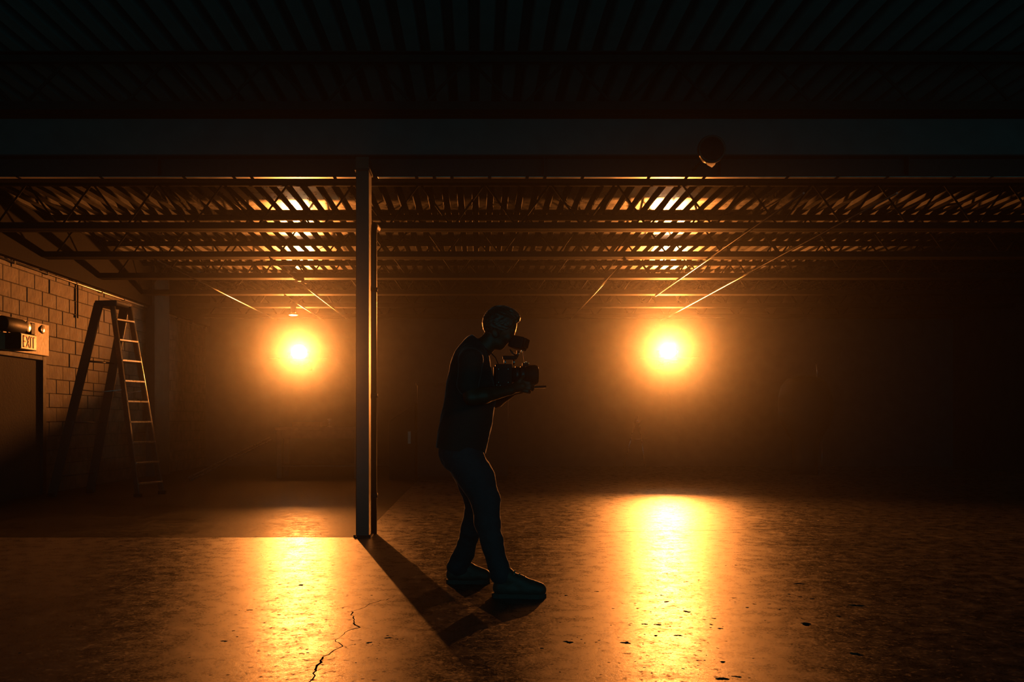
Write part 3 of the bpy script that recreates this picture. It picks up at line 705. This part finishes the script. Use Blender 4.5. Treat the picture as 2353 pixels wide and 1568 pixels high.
MB().tube([(0.0, 0.20, 0.0), (0, 0.40, 0.0), (0.0, 0.608, 0.0)], 0.012, 8).build('bracket_arm', M['steel'], rf)
#PERSON#
# ------------------------------------------------------------------ signed-distance modelling for the figure
class SDF:
    def __init__(s, lo, hi, h):
        s.lo = np.array(lo, float); s.h = h
        s.n = np.ceil((np.array(hi, float) - s.lo) / h).astype(int) + 1
        s.f = np.full(s.n, 0.15, np.float32)
        s.ax = [s.lo[i] + h * np.arange(s.n[i]) for i in range(3)]
    def _win(s, lo, hi):
        a = np.maximum(np.floor((np.array(lo) - s.lo) / s.h).astype(int), 0); b = np.minimum(np.ceil((np.array(hi) - s.lo) / s.h).astype(int) + 1, s.n)
        if (b <= a).any(): return None
        sl = tuple(slice(a[i], b[i]) for i in range(3))
        X = s.ax[0][sl[0]][:, None, None]; Y = s.ax[1][sl[1]][None, :, None]; Z = s.ax[2][sl[2]][None, None, :]
        return sl, X, Y, Z
    def _put(s, sl, d, k):
        a = s.f[sl]; d = d.astype(np.float32)
        if k <= 0: s.f[sl] = np.minimum(a, d); return
        h = np.clip(0.5 + 0.5 * (a - d) / k, 0, 1)
        s.f[sl] = a * (1 - h) + d * h - k * h * (1 - h)
    def cone(s, a, b, ra, rb, k=0.02, ys=1.0):
        """tapered capsule; ys widens it along y"""
        a = np.array(a, float); b = np.array(b, float); m = max(ra, rb) * max(1, ys) + k * 2 + 0.02
        w = s._win(np.minimum(a, b) - m, np.maximum(a, b) + m)
        if w is None: return s
        sl, X, Y, Z = w; ab = b - a; L2 = max(1e-9, (ab ** 2).sum())
        cy = (a[1] + b[1]) / 2
        Yq = Y if ys == 1 else cy + (Y - cy) / ys
        px, py, pz = X - a[0], Yq - a[1], Z - a[2]
        t = np.clip((px * ab[0] + py * ab[1] + pz * ab[2]) / L2, 0, 1)
        d = np.sqrt((px - t * ab[0]) ** 2 + (py - t * ab[1]) ** 2 + (pz - t * ab[2]) ** 2) - (ra + t * (rb - ra))
        s._put(sl, d, k); return s
    def chain(s, pts, rad, k=0.02, ys=1.0):
        for i in range(len(pts) - 1): s.cone(pts[i], pts[i + 1], rad[i], rad[i + 1], k, ys)
        return s
    def ell(s, c, r, k=0.02, pitch=0.0):
        """ellipsoid; pitch turns it about y"""
        c = np.array(c, float); r = np.array(r, float); m = r.max() + 2 * k + 0.02
        w = s._win(c - m, c + m)
        if w is None: return s
        sl, X, Y, Z = w; x, y, z = X - c[0], Y - c[1], Z - c[2]
        cs, sn = math.cos(pitch), math.sin(pitch); x, z = x * cs + z * sn, -x * sn + z * cs
        q = np.sqrt((x / r[0]) ** 2 + (y / r[1]) ** 2 + (z / r[2]) ** 2)
        g = np.sqrt((x / r[0] ** 2) ** 2 + (y / r[1] ** 2) ** 2 + (z / r[2] ** 2) ** 2) + 1e-6
        s._put(sl, q * (q - 1) / g, k); return s
    def cut(s, p, n):
        """keep what lies against n from p"""
        n = np.array(n, float); n /= np.linalg.norm(n); p = np.array(p, float)
        d = (s.ax[0][:, None, None] - p[0]) * n[0] + (s.ax[1][None, :, None] - p[1]) * n[1] + (s.ax[2][None, None, :] - p[2]) * n[2]
        s.f = np.maximum(s.f, d.astype(np.float32)); return s
    def noise(s, amp, fr):
        X, Y, Z = s.ax[0][:, None, None], s.ax[1][None, :, None], s.ax[2][None, None, :]
        s.f = s.f + (amp * (np.sin(fr * X + 3 * np.sin(0.6 * fr * Z)) * np.sin(fr * 1.1 * Z + 2 * np.sin(0.7 * fr * Y)) * np.cos(0.9 * fr * Y))).astype(np.float32); return s
    def mesh(s, name):
        f = s.f; ins = f < 0; n = np.array(f.shape)
        c = [slice(0, -1), slice(1, None)]
        cnt = np.zeros(n - 1, np.int8)
        for i in (0, 1):
            for j in (0, 1):
                for k in (0, 1): cnt += ins[c[i], c[j], c[k]]
        act = (cnt > 0) & (cnt < 8); idx = np.full(act.shape, -1, np.int64); cells = np.argwhere(act); idx[act] = np.arange(len(cells))
        acc = np.zeros((len(cells), 3)); wn = np.zeros(len(cells))
        corner = {}
        for i in (0, 1):
            for j in (0, 1):
                for k in (0, 1): corner[i, j, k] = f[cells[:, 0] + i, cells[:, 1] + j, cells[:, 2] + k].astype(float)
        for a in corner:
            for d in range(3):
                if a[d] == 0:
                    b = list(a); b[d] = 1; fa, fb = corner[a], corner[tuple(b)]
                    m = (fa < 0) != (fb < 0); t = np.where(m, fa / np.where(m, fa - fb, 1), 0)
                    p = np.repeat(np.array(a, float)[None], len(cells), 0); p[:, d] += t
                    acc[m] += p[m]; wn[m] += 1
        V = (cells + acc / wn[:, None]) * s.h + s.lo
        quads = []
        for d in range(3):
            o1, o2 = [(1, 2), (2, 0), (0, 1)][d]
            A = [slice(1, -1)] * 3; A[d] = slice(0, -1); Bs = list(A); Bs[d] = slice(1, None)
            sa = ins[tuple(A)]; sb = ins[tuple(Bs)]; ch = np.argwhere(sa != sb)
            if not len(ch): continue
            base = ch.copy(); base[:, o1] += 1; base[:, o2] += 1
            flip = sa[tuple(ch.T)]
            def cell(e1, e2):
                q = base.copy(); q[:, o1] -= e1; q[:, o2] -= e2; return idx[tuple(q.T)]
            q = np.stack([cell(1, 1), cell(0, 1), cell(0, 0), cell(1, 0)], 1)
            q[~flip] = q[~flip][:, ::-1]; quads.append(q)
        Q = np.concatenate(quads); Q = Q[(Q >= 0).all(1)]
        me = bpy.data.meshes.new(name); me.from_pydata(V.tolist(), [], Q.tolist()); me.update()
        me.polygons.foreach_set('use_smooth', [True] * len(me.polygons))
        return me

# ------------------------------------------------------------------ the person
D0 = 5.2
def W(u, v, dy=0.0):
    return tuple(at(u, v, D0 + dy))
person = empty('person', (W(1105, 1373)[0], D0, 0), 'person in dark t-shirt and jeans bending over a video camera', 'person')
POFF = Vector(person.location)
def body_part(sdf, name, m, parent=person):
    me = sdf.mesh(name); me.transform(Matrix.Translation(-POFF)); return link(name, me, m, parent)

XA, XB = W(995, 0)[0], W(1262, 0)[0]
def fill_arms(s, extra=0.0):
    s.chain([W(1082, 832, -.165), W(1076, 880, -.225), W(1084, 914, -.25)], [.058, .05, .044], .015)
    s.chain([W(1084, 914, -.25), W(1110, 910, -.225), W(1172, 897, -.125)], [.045, .047, .029], .015)
    s.chain([W(1082, 832, .165), W(1095, 885, .21), W(1122, 929, .215)], [.058, .05, .044], .015)
    s.chain([W(1122, 929, .215), W(1142, 919, .185), W(1184, 896, .075)], [.044, .045, .028], .015)
b = SDF((XA, 4.86, 0.02), (XB, 5.58, 1.74), 0.005)
# inner trunk and legs so that the body is one figure under the clothes
b.chain([W(1087, 800), W(1081, 840), W(1081, 920), W(1073, 960), W(1060, 1030)], [.06, .095, .12, .12, .10], .03, 1.2)
b.chain([W(1068, 1050, -.085), W(1115, 1150, -.11), W(1133, 1250, -.135), W(1150, 1330, -.15)], [.08, .058, .042, .032], .02)
b.chain([W(1062, 1050, .085), W(1097, 1160, .16), W(1066, 1270, .26), W(1055, 1305, .28)], [.08, .055, .042, .034], .02)
fill_arms(b)
# neck and head, face turned down to the monitor
b.chain([W(1136, 770), W(1114, 797), W(1094, 824)], [.054, .053, .062], .02)
b.ell(W(1149, 745), (.101, .077, .102), .01, 0.25)
b.cone(W(1160, 768), W(1148, 788), .052, .040, .025, 1.15)
b.ell(W(1149.5, 797), (.020, .024, .019), .014)
b.cone(W(1178, 760, -.034), W(1178, 760, .034), .013, .013, .012)          # brow
b.cone(W(1175, 769), W(1183, 782), .0085, .0115, .010)                      # nose
b.cone(W(1178, 784, -.011), W(1178, 784, .011), .007, .007, .006)           # nostrils
b.cone(W(1164.5, 787, -.017), W(1164.5, 787, .017), .0075, .0075, .006)     # lips
b.cone(W(1160.5, 792, -.015), W(1160.5, 792, .015), .0075, .0075, .005)
for sgn in (-1, 1):
    b.ell(W(1137, 766, sgn * .079), (.019, .010, .031), .006, 0.3)          # ears
    b.ell(W(1166, 777, sgn * .04), (.022, .018, .02), .015)                 # cheeks
# near hand: palm against the side of the rig, fingers closing under the lens, thumb up its flank
b.chain([W(1172, 897, -.125), W(1186, 891, -.092), W(1199, 887, -.082)], [.029, .029, .024], .012)
b.ell(W(1192, 890, -.085), (.040, .018, .030), .012, 0.15)
for i, (u0, v0, ln) in enumerate(((1203, 878, 1.0), (1204.5, 885, 1.1), (1204, 892, 1.02), (1201, 898.5, 0.82))):
    k1 = W(u0, v0, -.084); k2 = W(u0 + 13 * ln, v0 + 2, -.078); k3 = W(u0 + 19 * ln, v0 + 4, -.052); k4 = W(u0 + 17 * ln, v0 + 5, -.028)
    b.chain([k1, k2, k3, k4], [.0105, .0095, .0088, .0075], .004)
b.chain([W(1186, 884, -.098), W(1196, 873, -.092), W(1203, 865, -.078)], [.0135, .0115, .009], .006)
# far hand: palm up under the lens, fingers round its far flank
b.chain([W(1184, 896, .075), W(1196, 897, .05)], [.028, .022], .012)
b.ell(W(1202, 897, .035), (.042, .034, .015), .012, 0.12)
for i, (u0, dy, ln) in enumerate(((1215, .012, 0.9), (1217, .032, 1.0), (1215, .051, 0.95), (1210, .068, 0.8))):
    k1 = W(u0, 897, dy); k2 = W(u0 + 9 * ln, 893, dy + .012); k3 = W(u0 + 10 * ln, 882, dy + .028); k4 = W(u0 + 6 * ln, 874, dy + .03)
    b.chain([k1, k2, k3, k4], [.0105, .0095, .0088, .0075], .004)
b.chain([W(1192, 893, .07), W(1200, 882, .083), W(1207, 872, .08)], [.0135, .0115, .009], .006)
body = body_part(b, 'body', M['skin'])
for sgn in (-1, 1):
    e = MB().lathe([(0.0005, -0.011), (0.008, -0.008), (0.011, 0), (0.008, 0.008), (0.0005, 0.011)], 12).build('eye', M['eye'], person, Vector(W(1172.5, 769.5, sgn * .03)) - POFF)

# t-shirt
t_ = SDF((XA, 4.86, 0.80), (W(1160, 0)[0], 5.56, 1.55), 0.006)
t_.chain([W(1090, 797), W(1084, 820), W(1081, 845), W(1081, 885), W(1080, 920), W(1073, 962), W(1065, 1000), W(1059, 1034), W(1057, 1060)],
         [.072, .098, .118, .138, .146, .149, .147, .142, .142], .03, 1.22)
for sg, u1, v1, y1 in ((-1, 1076, 886, -.23), (1, 1096, 890, .215)):
    t_.chain([W(1084, 818, sg * .09), W(1082, 828, sg * .165)], [.075, .070], .03)
    t_.chain([W(1082, 830, sg * .165), W(u1, v1, y1)], [.071, .064], .012)
t_.noise(0.004, 26)
t_.cut(W(1059, 1036), (-0.12, 0, -1))
t_.cut(W(1113, 797), (0.75, 0, 0.72))
shirt = body_part(t_, 'tshirt', M['shirt'])

# jeans
jn = SDF((XA, 4.9, 0.05), (W(1200, 0)[0], 5.62, 0.98), 0.006)
jn.ell(W(1058, 1040), (.128, .165, .13), .03)
jn.chain([W(1060, 1010), W(1060, 1035)], [.118, .122], .03, 1.25)
jn.chain([W(1066, 1052, -.08), W(1096, 1100, -.10), W(1116, 1150, -.11), W(1120, 1200, -.12), W(1132, 1250, -.135), W(1142, 1290, -.145), W(1151, 1316, -.15)],
         [.112, .103, .083, .074, .062, .056, .062], .025)
jn.chain([W(1150, 1306, -.15), W(1153, 1322, -.15)], [.058, .064], .012)
jn.chain([W(1062, 1052, .08), W(1090, 1110, .12), W(1098, 1162, .16), W(1083, 1215, .20), W(1068, 1265, .25), W(1057, 1297, .28)],
         [.108, .095, .078, .062, .060, .066], .025)
jn.chain([W(1056, 1290, .28), W(1052, 1303, .28)], [.064, .070], .012)
jn.noise(0.0045, 34)
body_part(jn, 'jeans', M['jeans'])
# belt loop glint / belt
MB().box((-0.012, -0.05, -0.02), (0.006, 0.05, 0.022), 0.004).build('belt_buckle', M['alu'], person, Vector(W(1113, 1024)) - POFF)

# hair, short with a raised front
hr = SDF((W(1098, 0)[0], 5.08, 1.45), (W(1204, 0)[0], 5.32, 1.76), 0.004)
hr.ell(W(1149, 743), (.106, .083, .106), .01, 0.25)
hr.chain([W(1166, 712), W(1180, 720), W(1188, 731), W(1189, 739)], [.014, .016, .0155, .010], .02, 2.6)
hr.noise(0.0035, 120)
hr.cut(W(1186, 745), (0.60, 0, -0.80))
hr.cut(W(1120, 778), (0.25, 0, -0.97))
body_part(hr, 'hair', M['hair'])

# shoes
def shoe(x0, y, ln, yaw, label):
    """heel at x0; pointing along +x turned by yaw"""
    k = ln / 0.31
    def Q(a, z, dy=0.0): return (x0 + (a * math.cos(yaw) - dy * math.sin(yaw)) * k, y + (a * math.sin(yaw) + dy * math.cos(yaw)) * k, z)
    s = SDF((x0 - 0.06, y - 0.16, 0.012), (x0 + ln + 0.06, y + 0.16, 0.20), 0.0045)
    s.chain([Q(.045, .055), Q(.12, .05), Q(.20, .05), Q(.262, .046)], [.043, .042, .045, .043], .02)
    s.chain([Q(.060, .09), Q(.075, .135)], [.045, .046], .02)
    s.chain([Q(.09, .115), Q(.16, .088), Q(.225, .062), Q(.270, .048)], [.046, .040, .036, .034], .02)
    s.cut((x0, y, 0.022), (0, 0, -1))
    o = body_part(s, 'shoe', M['shoe']); o['label'] = label
    out = []
    for a, w in ((-.002, .012), (.008, .030), (.04, .040), (.10, .036), (.16, .038), (.22, .046), (.265, .044), (.295, .028), (.308, .010)): out.append((a, w))
    poly = [Q(a, 0, w) for a, w in out] + [Q(a, 0, -w) for a, w in out[::-1]]
    so = MB().prism([(q[0] - POFF.x, q[1] - POFF.y) for q in poly], 0.0, 0.026).build('sole', M['sole'], o)
    lc = MB()
    for i in range(5):
        a = 0.125 + i * 0.026; z = 0.156 - i * 0.0165
        lc.tube([Vector(Q(a, z - 0.022, -.030)) - POFF, Vector(Q(a + .004, z - .004, -.015)) - POFF, Vector(Q(a + .008, z + .001, 0)) - POFF, Vector(Q(a + .004, z - .004, .015)) - POFF, Vector(Q(a, z - 0.022, .030)) - POFF], 0.0042, 6)
    lc.build('laces', M['lace'], o)
shoe(W(1131, 0, -.15)[0], D0 - .15, .315, -0.06, 'front shoe stepping forward')
shoe(W(1026, 0, .28)[0], D0 + .28, .275, 0.0, 'rear shoe')
# strap round the neck
MB().tube([Vector(W(1098, 794, -.066)) - POFF, Vector(W(1112, 799, -.066)) - POFF, Vector(W(1126, 809, -.055)) - POFF, Vector(W(1138, 822, -.045)) - POFF, Vector(W(1146, 840, -.045)) - POFF], 0.004, 6).build('strap', M['black'], person)

# ------------------------------------------------------------------ video camera rig in the person's hands
co = Vector(W(1165, 865))
rig = empty('video_camera', co, 'black video camera rig with top handle and small monitor held in the hands', 'camera')
def R_(u, v, dy=0.0): return Vector(W(u, v, dy)) - co
def rbox(name, u0, v0, u1, v1, y0, y1, m, bev=0.004, parent=rig):
    a, c_ = R_(u0, v1), R_(u1, v0)
    return MB().box((a.x, y0, a.z), (c_.x, y1, c_.z), bev).build(name, m, parent)
bd = rbox('camera_body', 1138, 838, 1176, 893, -.052, .055, M['black'])
rbox('side_panel', 1142, 846, 1170, 884, -.058, -.052, M['black'], .002, bd)
for u, v in ((1145, 850), (1167, 850), (1145, 880), (1141, 886.5), (1149, 887), (1167, 880)):
    MB().lathe([(0.0005, -0.061), (0.0032, -0.061), (0.0032, -0.057)], 10, (R_(u, v).x, 0, R_(u, v).z), axis='Y').build('screw', M['alu'], bd)
rbox('battery', 1134, 842, 1138, 886, -.038, .042, M['black'], .005)
rbox('baseplate', 1138, 893, 1190, 898, -.045, .045, M['black_metal'], .002)
ax = R_(1175, 862)
def lz(name, u0, u1, r0, r1, m, parent, n=32):
    a, c_ = R_(u0, 862).x, R_(u1, 862).x
    return MB().lathe([(0.001, a), (r0, a), (r1, c_), (0.001, c_)], n, (0, 0, ax.z), axis='X').build(name, m, parent)
lens = lz('lens', 1174, 1196, .044, .046, M['black'], rig)
lz('focus_ring', 1196, 1206, .052, .052, M['black_metal'], lens, 40); lz('zoom_ring', 1184, 1192, .050, .050, M['black_metal'], lens, 40)
lz('front_barrel', 1206, 1214, .048, .054, M['black'], lens)
hood = MB(); a0, a1, a2 = R_(1212, 862).x, R_(1229, 862).x, R_(1237, 862).x
hood.lathe([(.052, a0), (.058, a0 + .004), (.060, a1), (.055, a2 - .006), (.047, a2), (.043, a2), (.043, a0 + .02), (.001, a0 + .02)], 40, (0, 0, ax.z), axis='X')
hood.build('lens_hood', M['black'], lens)
lz('glass', 1219, 1220.5, .041, .030, M['black_gloss'], lens)
for dy in (-.030, .030):
    MB().tube([R_(1140, 889, 0) + Vector((0, dy, -.012)), R_(1254, 888.5, 0) + Vector((0, dy, -.002))], 0.0075, 12).build('support_rod', M['black_metal'], rig)
rbox('rod_clamp', 1212, 883, 1226, 895, -.042, .042, M['black_metal'], .003)
# top handle on two posts
hd = rbox('top_handle', 1155, 818, 1188, 827, -.016, .016, M['black'], .006)
for u in (1160, 1180):
    MB().tube([R_(u, 826), R_(u, 839)], 0.0055, 10).build('handle_post', M['alu'] if u == 1160 else M['black_metal'], hd)
for u in (1161, 1181):
    MB().lathe([(0.0005, -0.012), (0.006, -0.012), (0.006, 0.012), (0.0005, 0.012)], 12, R_(u, 833), axis='Y').build('thumb_screw', M['chrome'], hd)
# monitor on a bent arm
mo = R_(1192, 788); tilt = Matrix.Translation(mo) @ Matrix.Rotation(math.radians(14), 4, 'Y') @ Matrix.Rotation(math.radians(-24), 4, 'Z')
mn = MB().box((-.048, -.042, -.038), (.040, .052, .036), .006, tilt).build('monitor', M['black'], rig)
MB().box((-.0505, -.034, -.030), (-.048, .044, .029), .001, tilt).build('monitor_screen', M['screen'], mn)
MB().box((.040, -.03, -.022), (.052, .038, .034), .004, tilt).build('monitor_battery', M['black'], mn)
MB().tube([R_(1171, 804, -.03), R_(1178, 812, -.03), R_(1186, 817, -.01)], 0.006, 8).build('monitor_arm', M['black_metal'], rig)
MB().tube([R_(1190, 806), R_(1190, 814), R_(1187, 822)], 0.008, 10).build('swivel_post', M['black_metal'], rig)
for u, v in ((1192, 813), (1182, 815.5), (1199, 806), (1198, 809), (1203, 791)):
    MB().lathe([(0.0005, -0.004), (0.004, -0.003), (0.0045, 0.001), (0.003, 0.004), (0.0005, 0.0045)], 10, R_(u, v, -.02)).build('knob', M['chrome'], rig)
MB().tube([R_(1203, 792, .01), R_(1202, 806, .02), R_(1203, 822, .02), R_(1206, 836, .01), R_(1204, 845, 0)], 0.0022, 6).build('video_cable', M['red_wire'], rig)
for u, v in ((1206, 834), (1209, 832), (1214, 835), (1228, 884), (1236, 855)):
    MB().lathe([(0.0005, -0.004), (0.004, -0.003), (0.0045, 0.001), (0.003, 0.004), (0.0005, 0.0045)], 10, R_(u, v, -.01)).build('lug', M['chrome'], rig)
rbox('cable_block', 1200, 834, 1214, 842, -.012, .012, M['black'], .003)
